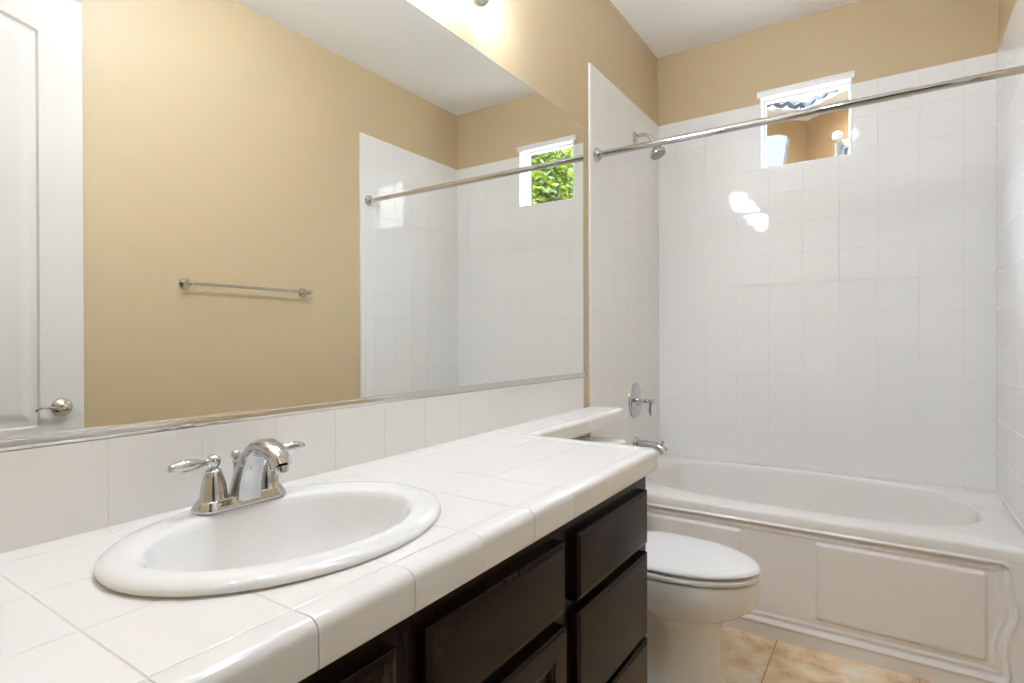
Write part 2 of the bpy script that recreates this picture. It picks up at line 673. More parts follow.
bm = bmesh.new()
ys = samples([DY0, 0.222, 0.229, 0.241, 0.278, 0.692, 0.729, 0.741, 0.748, DY1], 0.02)
ys = sorted(set([round(v, 5) for v in ys] + [round(0.222 + 0.002 * i, 5) for i in range(30)] + [round(0.748 - 0.002 * i, 5) for i in range(30)]))
zs = samples([0.012, 0.20, 0.26, 0.64, 0.70, 0.875, 0.935, 2.26, 2.36, 2.48], 0.03)
zs = sorted(set([round(v, 5) for v in zs] + [round(0.875 + 0.003 * i, 5) for i in range(20)] + [round(2.24 + 0.003 * i, 5) for i in range(40)]
                + [round(0.20 + 0.003 * i, 5) for i in range(20)] + [round(0.64 + 0.003 * i, 5) for i in range(20)]))
g = [[bm.verts.new((DFX + door_depth(y, z), y, z)) for z in zs] for y in ys]
for i in range(len(ys) - 1):
    for j in range(len(zs) - 1):
        bm.faces.new((g[i][j], g[i][j + 1], g[i + 1][j + 1], g[i + 1][j]))
# back and edges
bk = [[bm.verts.new((DFX + DT, y, z)) for z in zs] for y in (ys[0], ys[-1])]
for j in range(len(zs) - 1):
    bm.faces.new((g[0][j], bk[0][j], bk[0][j + 1], g[0][j + 1]))
    bm.faces.new((g[-1][j + 1], bk[1][j + 1], bk[1][j], g[-1][j]))
    bm.faces.new((bk[0][j], bk[1][j], bk[1][j + 1], bk[0][j + 1]))
bm.faces.new([g[i][0] for i in range(len(ys))] + [bk[1][0], bk[0][0]])
bm.faces.new([g[i][-1] for i in range(len(ys))][::-1] + [bk[0][-1], bk[1][-1]])
finish('door_slab', bm, MT['door'], door, smooth=35)
hy, hz = 0.811, H - 0.249
bm = bmesh.new()
lathe(bm, (DFX, hy, hz), (-1, 0, 0), [(0.034, 0), (0.034, 0.003), (0.030, 0.008), (0.020, 0.012), (0.0125, 0.016), (0.0115, 0.034), (0.014, 0.040), (0.013, 0.050), (0.006, 0.054), (0.0, 0.0545)])
hd = finish('door_handle', bm, MT['nickel'], door, smooth=40)
hd['label'] = 'brushed nickel lever handle'
bm = bmesh.new()
ctrl = [(DFX - 0.045, hy + 0.006, hz), (DFX - 0.050, hy - 0.015, hz - 0.001), (DFX - 0.052, hy - 0.040, hz + 0.004),
        (DFX - 0.052, hy - 0.064, hz + 0.009), (DFX - 0.050, hy - 0.080, hz + 0.006), (DFX - 0.046, hy - 0.090, hz - 0.004)]
pts = spline(ctrl, 6)
tube(bm, pts, [0.0085 - 0.0030 * i / (len(pts) - 1) for i in range(len(pts))], 14, [(1.0, 0.8)] * len(pts))
lv = finish('lever', bm, MT['nickel'], hd, smooth=50)
lv.matrix_parent_inverse = Matrix.Identity(4)
bm = bmesh.new()
box(bm, (DFX + 0.006, DY1 - 0.0005, hz - 0.028), (DFX + 0.029, DY1 + 0.0015, hz + 0.028), 0.0006)
box(bm, (DFX + 0.011, DY1, hz - 0.008), (DFX + 0.024, DY1 + 0.010, hz + 0.008), 0.002)
finish('latch', bm, MT['nickel'], door, smooth=40, merge=False)
for z in (0.25, 1.25, 2.25):
    bm = bmesh.new()
    lathe(bm, (DFX + DT + 0.005, DY0 - 0.004, z - 0.05), (0, 0, 1), [(0.006, 0), (0.006, 0.1)], 14)
    finish('hinge', bm, MT['nickel'], door, smooth=50)

# ------------------------------------------------------------------ bathtub
TX0, TX1, TY0, TY1 = 0.009, W - 0.009, 2.420, YB - 0.009
tub = thing('bathtub', 'white alcove bathtub with moulded panel apron under the window', 'bathtub', ((TX0 + TX1) / 2, (TY0 + TY1) / 2, 0))
NT = 144
BC = Vector((0.742, 2.853))
BA, BB = 0.683, 0.312


def rimz(y):
    return RIM + 0.022 * sstep(2.98, 3.14, y)


def basin_ring(k, dz, ex=2.7, cx=0.0):
    out = []
    for i in range(NT):
        t = 2 * PI * i / NT
        c, s = math.cos(t), math.sin(t)
        x = BC.x + cx + BA * k[0] * math.copysign(abs(c) ** (2 / ex), c)
        y = BC.y + BB * k[1] * math.copysign(abs(s) ** (2 / ex), s)
        out.append((x, y, rimz(y) + dz))
    return out


def rect_ring(x0, x1, y0, y1, dz, r=0.0, lift=True):
    out = []
    for bx_, by_, _ in basin_ring((1, 1), 0):
        dx, dy = bx_ - BC.x, by_ - BC.y
        k = min(((x1 - BC.x) if dx > 0 else (BC.x - x0)) / max(abs(dx), 1e-9),
                ((y1 - BC.y) if dy > 0 else (BC.y - y0)) / max(abs(dy), 1e-9))
        x, y = BC.x + dx * k, BC.y + dy * k
        out.append([x, y, (rimz(y) if lift else RIM) + dz])
    # snap the nearest samples into the four corners
    for cx_ in (x0, x1):
        for cy_ in (y0, y1):
            q = min(out, key=lambda p: (p[0] - cx_) ** 2 + (p[1] - cy_) ** 2)
            q[0], q[1] = cx_, cy_
            q[2] = (rimz(cy_) if lift else RIM) + dz
    return [tuple(p) for p in out]


bm = bmesh.new()
rings = [rect_ring(TX0, TX1, TY0 + 0.020, TY1, -0.050),
         rect_ring(TX0, TX1, TY0 + 0.0005, TY1, -0.040),
         rect_ring(TX0, TX1, TY0 + 0.0005, TY1, -0.012),
         rect_ring(TX0, TX1, TY0 + 0.004, TY1, -0.0035),
         rect_ring(TX0, TX1, TY0 + 0.013, TY1, 0.0),
         basin_ring((1.018, 1.040), 0.0), basin_ring((1.005, 1.012), -0.0008), basin_ring((0.998, 0.997), -0.0045), basin_ring((0.993, 0.987), -0.014),
         basin_ring((0.965, 0.945), -0.10), basin_ring((0.93, 0.90), -0.22), basin_ring((0.90, 0.86), -0.31),
         basin_ring((0.86, 0.80), -0.355), basin_ring((0.78, 0.68), -0.378), basin_ring((0.4, 0.35), -0.384)]
loft(bm, rings, cap0=False)
finish('tub_shell', bm, MT['acrylic'], tub, smooth=50)


def apron_h(x, z):
    """relief of the apron towards the room"""
    zr = z - H
    wave = 0.019 * math.exp(-((zr + 0.900) / 0.055) ** 2) - 0.009 * math.exp(-((zr + 1.03) / 0.055) ** 2)
    xm = 0.755
    half = 1.447 - xm + wave
    ax_ = abs(x - xm)
    rc = 0.02

    def rr(dx, dz, r):
        # inside distance of a rounded rectangle, dx/dz = distances to its sides
        if dx < r and dz < r:
            return r - math.hypot(r - dx, r - dz)
        return min(dx, dz)

    d = rr(half - ax_, min(-0.741 - zr, zr + 1.130), rc)
    h = 0.007 * math.exp(-((d + 0.003) / 0.006) ** 2)
    h -= 0.011 * sstep(0.0, 0.012, d)
    h += 0.004 * math.exp(-((d - 0.025) / 0.006) ** 2)
    d2 = rr(min(ax_ - 0.132, 0.644 - ax_), min(-0.777 - zr, zr + 1.079), 0.016)
    h += 0.011 * sstep(0.0, 0.013, d2)
    return h


bm = bmesh.new()
xs = samples([TX0, 0.05, 0.13, 0.58, 0.66, 0.86, 0.92, 1.37, TX1], 0.012)
xs = sorted(set([round(v, 5) for v in xs] + [round(0.105 + 0.003 * i, 5) for i in range(12)] + [round(0.608 + 0.003 * i, 5) for i in range(12)]
                + [round(0.878 + 0.003 * i, 5) for i in range(12)] + [round(1.383 + 0.003 * i, 5) for i in range(38)] + [round(0.018 + 0.003 * i, 5) for i in range(30)]))
zs = sorted(set([round(0.004 * i, 5) for i in range(16)] + [round(0.052 + 0.0025 * i, 5) for i in range(28)] + [round(0.124 + 0.008 * i, 5) for i in range(34)]
                + [round(0.392 + 0.0022 * i, 5) for i in range(32)] + [RIM - 0.040]))
zs = [z for z in zs if z <= RIM - 0.0395]
g = [[bm.verts.new((x, TY0 + 0.002 - apron_h(x, z), z)) for z in zs] for x in xs]
for i in range(len(xs) - 1):
    for j in range(len(zs) - 1):
        bm.faces.new((g[i][j], g[i + 1][j], g[i + 1][j + 1], g[i][j + 1]))
ba, bb_ = [bm.verts.new((xs[0], TY0 + 0.03, z)) for z in (zs[0], zs[-1])], [bm.verts.new((xs[-1], TY0 + 0.03, z)) for z in (zs[0], zs[-1])]
bm.faces.new([ba[0], ba[1]] + g[0][::-1])
bm.faces.new([bb_[1], bb_[0]] + g[-1])
bm.faces.new([g[i][-1] for i in range(len(xs))] + [bb_[1], ba[1]])
bm.faces.new([g[i][0] for i in range(len(xs))][::-1] + [ba[0], bb_[0]])
bm.faces.new((ba[1], bb_[1], bb_[0], ba[0]))
ap = finish('apron', bm, MT['acrylic'], tub, smooth=60)
ap['label'] = 'apron with two raised panels inside a moulded border'
bm = bmesh.new()
lathe(bm, (0.092, 2.835, 0.385), (1, 0, 0.12), [(0.036, 0), (0.036, 0.004), (0.033, 0.008), (0.022, 0.011), (0.0, 0.012)], 28)
q = finish('overflow_plate', bm, MT['chrome'], tub, smooth=40)
q['label'] = 'round chrome overflow plate'
bm = bmesh.new()
lathe(bm, (0.30, 2.853, RIM - 0.3835), (0, 0, 1), [(0.036, 0), (0.036, 0.002), (0.030, 0.004), (0.026, 0.001), (0.0, 0.001)], 28)
finish('drain', bm, MT['chrome'], tub, smooth=40)

# ---- tub spout
SPY, SPZ = 2.835, H - 0.548
sp = thing('tub_spout', 'chrome tub spout with lift knob on the tiled wall above the bathtub', 'faucet', (TILE, SPY, SPZ))
bm = bmesh.new()
lathe(bm, (TILE, SPY, SPZ), (1, 0, 0), [(0.034, 0), (0.034, 0.004), (0.028, 0.010), (0.024, 0.018), (0.0, 0.018)], 28)
finish('flange', bm, MT['chrome'], sp, smooth=40)
bm = bmesh.new()
pts = spline([(0.02, SPY, SPZ), (0.06, SPY, SPZ - 0.002), (0.11, SPY, SPZ - 0.008), (0.145, SPY, SPZ - 0.018), (0.168, SPY, SPZ - 0.038)], 6)
tube(bm, pts, [0.0195 + 0.0035 * (i / (len(pts) - 1)) ** 2 for i in range(len(pts))], 22,
     [(0.92, 0.92 + 0.18 * i / (len(pts) - 1)) for i in range(len(pts))])
finish('spout_body', bm, MT['chrome'], sp, smooth=50)
bm = bmesh.new()
lathe(bm, (0.152, SPY, SPZ - 0.006), (0.25, 0, 1), [(0.004, 0), (0.004, 0.016), (0.008, 0.021), (0.009, 0.025), (0.006, 0.030), (0, 0.031)], 16)
finish('lift_knob', bm, MT['chrome'], sp, smooth=50)

# ---- mixing valve
VY, VZ = 2.835, H - 0.326
va = thing('shower_valve', 'round chrome shower valve plate with a hanging lever on the left tiled wall', 'valve', (TILE, VY, VZ))
bm = bmesh.new()
lathe(bm, (TILE, VY, VZ), (1, 0, 0), [(0.093, 0), (0.093, 0.004), (0.089, 0.009), (0.080, 0.0115), (0.060, 0.014), (0.036, 0.017), (0.030, 0.020), (0, 0.020)], 44)
finish('escutcheon', bm, MT['chrome'], va, smooth=40)
bm = bmesh.new()
lathe(bm, (TILE + 0.018, VY, VZ), (1, 0, 0), [(0.027, 0), (0.026, 0.010), (0.018, 0.016), (0.012, 0.022), (0.010, 0.040), (0.013, 0.046), (0.010, 0.052), (0.009, 0.070), (0.013, 0.076), (0.012, 0.084), (0, 0.088)], 24)
ha = finish('handle', bm, MT['chrome'], va, smooth=50)
bm = bmesh.new()
pts = spline([(0.093, VY, VZ + 0.010), (0.094, VY, VZ - 0.02), (0.092, VY, VZ - 0.05), (0.097, VY, VZ - 0.072)], 6)
tube(bm, pts, [0.0065 + 0.002 * i / (len(pts) - 1) for i in range(len(pts))], 14)
lv = finish('lever', bm, MT['chrome'], ha, smooth=50)
lv.matrix_parent_inverse = Matrix.Identity(4)

# ---- shower head
SY, SZ = 2.835, H + 1.062
sh = thing('shower_sprayer', 'chrome shower head on a curved arm high on the left tiled wall', 'shower head', (TILE, SY, SZ))
bm = bmesh.new()
lathe(bm, (TILE, SY, SZ), (1, 0, 0), [(0.030, 0), (0.030, 0.003), (0.026, 0.009), (0.016, 0.016), (0.0, 0.016)], 24)
finish('flange', bm, MT['chrome'], sh, smooth=40)
bm = bmesh.new()
pts = spline([(0.012, SY, SZ), (0.04, SY, SZ + 0.008), (0.072, SY, SZ + 0.002), (0.098, SY, SZ - 0.022), (0.112, SY, SZ - 0.052)], 8)
tube(bm, pts, 0.0095, 16)
finish('shower_arm', bm, MT['chrome'], sh, smooth=60)
bm = bmesh.new()
hax = Vector((0.42, -0.10, -0.90)).normalized()
h0 = Vector((0.108, SY, SZ - 0.046))
lathe(bm, h0, hax, [(0.011, 0), (0.015, 0.006), (0.015, 0.016), (0.011, 0.022), (0.014, 0.030), (0.030, 0.046), (0.041, 0.062), (0.043, 0.070), (0.041, 0.076), (0, 0.076)], 30)
he = finish('spray_head', bm, MT['chrome'], sh, smooth=40)
bm = bmesh.new()
lathe(bm, h0 + hax * 0.0755, hax, [(0.037, 0), (0.035, 0.003), (0.018, 0.0035), (0.016, 0.006), (0, 0.006)], 26)
fc = finish('spray_face', bm, MT['rubber'], he, smooth=40)
fc['label'] = 'grey nozzle face'
fc.matrix_parent_inverse = Matrix.Identity(4)

# ---- shower curtain rod
RY, RZ = 2.3665, H + 0.8444
rod = thing('shower_rod', 'bare chrome shower curtain rod spanning the tub alcove', 'curtain rod', (W / 2, RY, RZ))
bm = bmesh.new()
tube(bm, [(TILE + 0.004, RY, RZ), (1.19, RY, RZ)], 0.0145, 26)
finish('rod', bm, MT['chrome'], rod, smooth=50)
bm = bmesh.new()
tube(bm, [(1.17, RY, RZ), (W - TILE - 0.004, RY, RZ)], 0.0128, 26)
finish('inner_rod', bm, MT['chrome'], rod, smooth=50)
for x, d in ((TILE + 0.0005, 1), (W - TILE - 0.0005, -1)):
    bm = bmesh.new()
    lathe(bm, (x, RY, RZ), (d, 0, 0), [(0.033, 0), (0.033, 0.004), (0.026, 0.006), (0.022, 0.010), (0.024, 0.014), (0.021, 0.022), (0.0, 0.022)], 26)
    finish('flange', bm, MT['chrome'], rod, smooth=40)

# ------------------------------------------------------------------ vanity
CT = H - 0.314                # counter surface
CB = H - 0.371                # underside of its edge tiles
YE = 1.548                    # free end of the vanity counter
XE = 0.585                    # front of the counter
LX = 0.165                    # front of the ledge over the toilet
LY = 2.298                    # far end of the ledge
YS = YF + 0.001
FX = 0.557                    # face frame
CYE = 1.512                   # end panel of the cabinet

van = thing('vanity_cabinet', 'espresso vanity cabinet with slab drawers under the tiled counter', 'cabinet', (0.28, 0.79, 0))
bm = bmesh.new()
ctop = CT - 0.0585
box(bm, (0.002, YS, 0.10), (0.020, CYE, ctop))
box(bm, (0.020, YS, 0.10), (FX - 0.02, YS + 0.018, ctop))
box(bm, (0.020, CYE - 0.018, 0.0), (FX - 0.02, CYE, ctop), 0.0005)
box(bm, (0.020, YS + 0.018, 0.10), (FX - 0.02, CYE - 0.018, 0.118))
box(bm, (0.020, 1.026, 0.118), (FX - 0.02, 1.044, ctop))
box(bm, (0.002, YS, 0.0), (0.020, CYE, 0.10))
finish('carcass', bm, MT['espresso'], van, smooth=0, merge=False)
zr = lambda v: v + H
bm = bmesh.new()
ft = ctop
# face frame members: rails and stiles with the openings left between them
for (a, b, c, d) in ((YS, CYE, ft - 0.045, ft), (YS, CYE, 0.10, 0.135),
                     (YS, YS + 0.12, 0.135, ft - 0.045), (0.528, 0.604, 0.135, ft - 0.045), (0.998, 1.074, 0.135, ft - 0.045),
                     (CYE - 0.040, CYE, 0.135, ft - 0.045),
                     (1.074, CYE - 0.040, zr(-0.582), zr(-0.547)), (1.074, CYE - 0.040, zr(-0.825), zr(-0.790)),
                     (YS + 0.12, 0.528, zr(-0.602), zr(-0.540)), (0.604, 0.998, zr(-0.602), zr(-0.540))):
    box(bm, (FX - 0.02, a, c), (FX, b, d))
finish('face_frame', bm, MT['espresso'], van, smooth=0, merge=False)
bm = bmesh.new()
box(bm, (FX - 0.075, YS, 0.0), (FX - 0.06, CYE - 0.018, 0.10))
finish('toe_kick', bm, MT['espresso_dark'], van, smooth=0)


def slab_front(name, y0, y1, z0, z1, th=0.021):
    """flat front whose four edges slope down to a thin lip"""
    bm = bmesh.new()
    rings = []
    for ins, x in ((0, FX + 0.0008), (0, FX + th * 0.76), (0.0012, FX + th * 0.82), (0.011, FX + th * 0.99), (0.013, FX + th)):
        rings.append([(x, y0 + ins, z0 + ins), (x, y1 - ins, z0 + ins), (x, y1 - ins, z1 - ins), (x, y0 + ins, z1 - ins)])
    loft(bm, rings)
    return finish(name, bm, MT['espresso'], van, smooth=12)


slab_front('drawer', 1.062, 1.478, zr(-0.556), zr(-0.411))['label'] = 'top drawer front'
slab_front('drawer', 1.062, 1.478, zr(-0.802), zr(-0.580))['label'] = 'middle drawer front'
slab_front('drawer', 1.062, 1.478, 0.115, zr(-0.815))['label'] = 'bottom drawer front'
slab_front('false_front', 0.594, 1.008, zr(-0.555), zr(-0.411))
slab_front('false_front', 0.122, 0.537, zr(-0.555), zr(-0.411))


def cab_door(y0, y1, z0, z1):
    bm = bmesh.new()
    rings = []
    for ins, x in ((0, FX + 0.0008), (0, FX + 0.015), (0.003, FX + 0.019), (0.006, FX + 0.021), (0.050, FX + 0.021), (0.054, FX + 0.018),
                   (0.060, FX + 0.0165), (0.064, FX + 0.010), (0.074, FX + 0.010), (0.098, FX + 0.016), (0.100, FX + 0.016)):
        rings.append([(x, y0 + ins, z0 + ins), (x, y1 - ins, z0 + ins), (x, y1 - ins, z1 - ins), (x, y0 + ins, z1 - ins)])
    loft(bm, rings)
    return finish('door', bm, MT['espresso'], van, smooth=12)


cab_door(0.594, 1.012, 0.115, zr(-0.584))
cab_door(0.122, 0.537, 0.115, zr(-0.584))

# ---- tiled counter
ctr = thing('countertop', 'white tiled vanity counter with a rounded tile edge and narrow ledge', 'countertop', (0.3, 0.8, CT - 0.05))
XV, YV, LV = XE - 0.048, YE - 0.048, LX - 0.048
ny = [0.249 + (YV - 0.249) / 8 * k for k in range(9)]
ygrid = [YS, 0.0905] + ny
xgrid = [0.0145, 0.067, 0.225, 0.381, XV]
TB = 0.0085


def sink_ring(cx, cy, a, b, z, n=96, ex=2.0):
    out = []
    for i in range(n):
        t = 2 * PI * i / n
        c, s = math.cos(t), math.sin(t)
        out.append((cx + a * math.copysign(abs(c) ** (2 / ex), c), cy + b * math.copysign(abs(s) ** (2 / ex), s), z))
    return out


SKX, SKY = 0.288, 0.582
bm = bmesh.new()
for u0, u1 in zip(xgrid, xgrid[1:]):
    for v0, v1 in zip(ygrid, ygrid[1:]):
        tile_cell(bm, Vector((0, 0, CT - TB)), Vector((1, 0, 0)), Vector((0, 1, 0)), Vector((0, 0, 1)), u0, u1, v0, v1, th=TB, bev=0.0012, gap=0.0006, tilt=0.0008)
lg = [YV] + [YE + (LY - YE) / 5 * k for k in range(6)]
for v0, v1 in zip(lg, lg[1:]):
    tile_cell(bm, Vector((0, 0, CT - TB)), Vector((1, 0, 0)), Vector((0, 1, 0)), Vector((0, 0, 1)), 0.0145, LV, v0, v1, th=TB, bev=0.0012, gap=0.0006, tilt=0.0008)
top = finish('tile_top', bm, MT['ctile'], ctr, smooth=0, merge=False)
bm = bmesh.new()
box(bm, (0.0132, YS, CT - 0.0505), (XV + 0.002, YE - 0.013, CT - 0.0008))
bed = finish('grout_bed', bm, MT['cgrout'], ctr, smooth=0)
bm = bmesh.new()
box(bm, (0.0132, YE - 0.013, CT - 0.0505), (LV + 0.002, LY, CT - 0.0008))
finish('ledge_bed', bm, MT['cgrout'], ctr, smooth=0)
bm = bmesh.new()
loft(bm, [sink_ring(SKX, SKY, 0.203, 0.262, CT - 0.2), sink_ring(SKX, SKY, 0.203, 0.262, CT + 0.1)])
cutter = finish('cutter', bm, MT['grout'], None, smooth=0)
bpy.context.view_layer.update()
subtract(top, cutter)
subtract(bed, cutter)
bpy.data.objects.remove(cutter)

ctr.rotation_euler = (0.0085, 0, 0)    # the far end stands a little higher
# rounded edge tiles swept round the free edges
PR = [(0.0465, -0.011), (0.0465, -0.0012), (0.0445, 0.0002), (0.040, 0.0006), (0.034, 0.0010), (0.0185, 0.0014)]
rn = 0.0170
for i in range(1, 11):
    a = PI / 2 * i / 10
    PR.append((0.0185 - 0.0185 * math.sin(a), 0.0014 - rn + rn * math.cos(a)))
PR += [(0.0, -0.045), (0.0, -0.053), (0.0012, -0.0562), (0.0035, -0.0570), (0.0095, -0.0570), (0.0105, -0.0560), (0.0105, -0.013), (0.0125, -0.011)]
RC = 0.020


def section(kind, s):
    """profile points at a station: 'front' y=s, 'corner' angle s, 'end' x=s, 'inner' mitre, 'ledge' y=s"""
    out = []
    for o_, z in PR:
        if kind == 'front':
            p = (XE - o_, s)
        elif kind == 'corner':
            r = RC - o_
            c = (XE - RC, YE - RC)
            p = (c[0] + r * math.cos(s), c[1] + r * math.sin(s)) if r > 0 else (c[0] + r, c[1] + r)
        elif kind == 'end':
            p = (s, YE - o_)
        elif kind == 'inner':
            p = (LX - o_, YE - o_)
        else:
            p = (LX - o_, s)
        out.append(Vector((p[0], p[1], CT + z)))
    return out


def shrink(sec, d=0.0007):
    c = sum(sec, Vector()) / len(sec)
    o2 = []
    n = len(sec)
    for i, p in enumerate(sec):
        a, b = sec[i - 1], sec[(i + 1) % n]
        t = (b - a).normalized()
        inward = (c - p) - t * (c - p).dot(t)
        if inward.length > 1e-6:
            inward.normalize()
        o2.append(p + inward * d)
    return o2


def edge_piece(bm, st):
    """st: stations (kind, s); the ends are eased"""
    secs = [section(*q) for q in st]
    d0 = (secs[1][8] - secs[0][8]).normalized()
    d1 = (secs[-1][8] - secs[-2][8]).normalized()
    e = 0.0010
    gp = 0.0004
    rings = [[p + d0 * gp for p in shrink(secs[0])], [p + d0 * (gp + e) for p in secs[0]]]
    rings += secs[1:-1]
    rings += [[p - d1 * (gp + e) for p in secs[-1]], [p - d1 * gp for p in shrink(secs[-1])]]
    loft(bm, rings)


bm = bmesh.new()
seams = [YS, 0.0905] + ny[:-1]
for a, b in zip(seams, seams[1:]):
    edge_piece(bm, [('front', a), ('front', b)])
edge_piece(bm, [('front', ny[-2]), ('front', YV - 0.012)])
edge_piece(bm, [('front', YV - 0.012), ('front', YV)] + [('corner', PI / 2 * i / 8) for i in range(9)] + [('end', XV), ('end', XV - 0.012)])
ex_ = [XV - 0.012, 0.381, 0.235]
for a, b in zip(ex_, ex_[1:]):
    edge_piece(bm, [('end', a), ('end', b)])
edge_piece(bm, [('end', 0.235), ('inner', 0), ('ledge', lg[1] + 0.05)])
ls = [lg[1] + 0.05] + [lg[1] + 0.05 + (LY - lg[1] - 0.05) / 4 * k for k in range(1, 5)]
for a, b in zip(ls, ls[1:]):
    edge_piece(bm, [('ledge', a), ('ledge', b)])
finish('edge_tile', bm, MT['ctile'], ctr, smooth=24)
bm = bmesh.new()
# grout line behind the edge tiles
for a, b in ((('front', YS), ('front', YV)),):
    box(bm, (XV - 0.001, YS, CT - 0.050), (XE - 0.0118, YV, CT - 0.012))
box(bm, (LX - 0.03, YE - 0.047, CT - 0.050), (XE - 0.020, YE - 0.0118, CT - 0.012))
box(bm, (LX - 0.047, YE - 0.0118, CT - 0.050), (LX - 0.0118, LY - 0.002, CT - 0.012))
finish('edge_bed', bm, MT['cgrout'], ctr, smooth=0, merge=False)

# ---- backsplash
bs = thing('backsplash', 'single row of white tile along the wall between counter and mirror', 'backsplash', (0.006, 1.1, CT))
BST = H - 0.1675
BSY = 2.222
ey = [YS, 0.0905] + [0.256 + 0.1583 * k for k in range(13)]
ey = [v for v in ey if v < BSY - 0.05] + [BSY]
bm = bmesh.new()
for a, b in zip(ey, ey[1:]):
    tile_cell(bm, Vector((0.0022, 0, 0)), Vector((0, 1, 0)), Vector((0, 0, 1)), Vector((1, 0, 0)), a, b, CT - 0.0080, BST, th=0.0105, bev=0.0006, gap=0.0003, tilt=0.001)
finish('splash_tile', bm, MT['tile'], bs, smooth=0, merge=False)
bm = bmesh.new()
box(bm, (0.0005, YS, CT - 0.0080), (0.0118, BSY - 0.002, BST - 0.002))
finish('grout_bed', bm, MT['grout'], bs, smooth=0)

# ---- mirror
mr = thing('wall_mirror', 'large wall mirror above the white tile backsplash', 'mirror', (0.003, 1.15, H - 0.147))
MZ0, MZ1, MY1 = H - 0.1475, H + 0.9425, 2.236
bm = bmesh.new()
box(bm, (0.0006, YS + 0.004, MZ0 - 0.004), (0.0060, MY1, MZ1))
finish('mirror_glass', bm, MT['mirror'], mr, smooth=0)
bm = bmesh.new()
box(bm, (0.0004, YS + 0.004, H - 0.1665), (0.0125, MY1 + 0.001, MZ0 - 0.004), 0.001)
box(bm, (0.0062, YS + 0.004, MZ0 - 0.0045), (0.0125, MY1 + 0.001, MZ0), 0.001)
q = finish('bottom_channel', bm, MT['trimmetal'], mr, smooth=30, merge=False)
q['label'] = 'narrow metal channel along the bottom edge'
bm = bmesh.new()
box(bm, (0.0004, MY1, MZ0), (0.0066, MY1 + 0.0025, MZ1 + 0.001))
box(bm, (0.0004, YS + 0.004, MZ1), (0.0066, MY1 + 0.0025, MZ1 + 0.002))
finish('edge_strip', bm, MT['trimmetal'], mr, smooth=0, merge=False)

# ---- sink
sk = thing('sink', 'white oval drop-in sink set in the tiled counter', 'sink', (SKX, SKY, CT))
bm = bmesh.new()
bx_, by_ = 0.306, 0.570
rings = [sink_ring(SKX, SKY, 0.200, 0.259, CT - 0.012), sink_ring(SKX, SKY, 0.206, 0.266, CT - 0.0004), sink_ring(SKX, SKY, 0.2170, 0.2750, CT - 0.0004)]
for e_, z_ in ((0.0, 0.0030), (0.0006, 0.0058), (0.002, 0.0085), (0.0045, 0.0111), (0.008, 0.0135), (0.0125, 0.0158), (0.018, 0.0177), (0.024, 0.0190), (0.031, 0.0197), (0.037, 0.0196)):
    rings.append(sink_ring(SKX, SKY, 0.2190 - e_, 0.2770 - e_, CT + z_ * 0.83))
# the rim falls slightly towards the bowl
rings += [sink_ring(SKX + 0.012, by_ + 0.004, 0.170, 0.229, CT + 0.0150), sink_ring(bx_, by_, 0.1600, 0.2200, CT + 0.0125),
          sink_ring(bx_, by_, 0.1560, 0.2160, CT + 0.0090), sink_ring(bx_, by_, 0.1525, 0.2115, CT - 0.0010), sink_ring(bx_, by_, 0.1470, 0.2030, CT - 0.0250), sink_ring(bx_ - 0.001, by_, 0.1370, 0.1880, CT - 0.0600),
          sink_ring(bx_ - 0.003, by_, 0.1200, 0.1640, CT - 0.0930), sink_ring(bx_ - 0.005, by_, 0.0950, 0.1300, CT - 0.1160), sink_ring(bx_ - 0.008, by_, 0.0600, 0.0800, CT - 0.1290), sink_ring(bx_ - 0.010, by_, 0.0240, 0.0260, CT - 0.1340)]
# underside shell
loft(bm, rings, cap0=False, cap1=True)
under = [sink_ring(SKX, SKY, 0.200, 0.259, CT - 0.012), sink_ring(bx_ - 0.004, by_, 0.168, 0.228, CT - 0.030), sink_ring(bx_ - 0.004, by_, 0.150, 0.200, CT - 0.075), sink_ring(bx_ - 0.006, by_, 0.106, 0.142, CT - 0.128), sink_ring(bx_ - 0.010, by_, 0.03, 0.032, CT - 0.148)]
loft(bm, under, cap0=False, cap1=True)
finish('basin', bm, MT['porcelain'], sk, smooth=50)
bm = bmesh.new()
lathe(bm, (bx_ - 0.010, by_, CT - 0.1338), (0, 0, 1), [(0.022, 0), (0.022, 0.002), (0.018, 0.0035), (0.016, 0.0015), (0.013, 0.004), (0, 0.005)], 24)
finish('drain', bm, MT['chrome'], sk, smooth=40)

# ---- faucet
FZ = CT + 0.0165
FXC, FYC = 0.129, 0.583
fa = thing('faucet', 'chrome two-handle faucet with arched spout at the back of the sink', 'faucet', (FXC, FYC, FZ))


def stadium(hx, hy, z, n=48, cx=FXC, cy=FYC):
    """rounded bar in plan: long along y"""
    out = []
    L = hy - hx
    for i in range(n):
        t = 2 * PI * i / n
        c, s = math.cos(t), math.sin(t)
        out.append((cx + hx * c, cy + hx * s + (L if s >= 0 else -L), z))
    return out


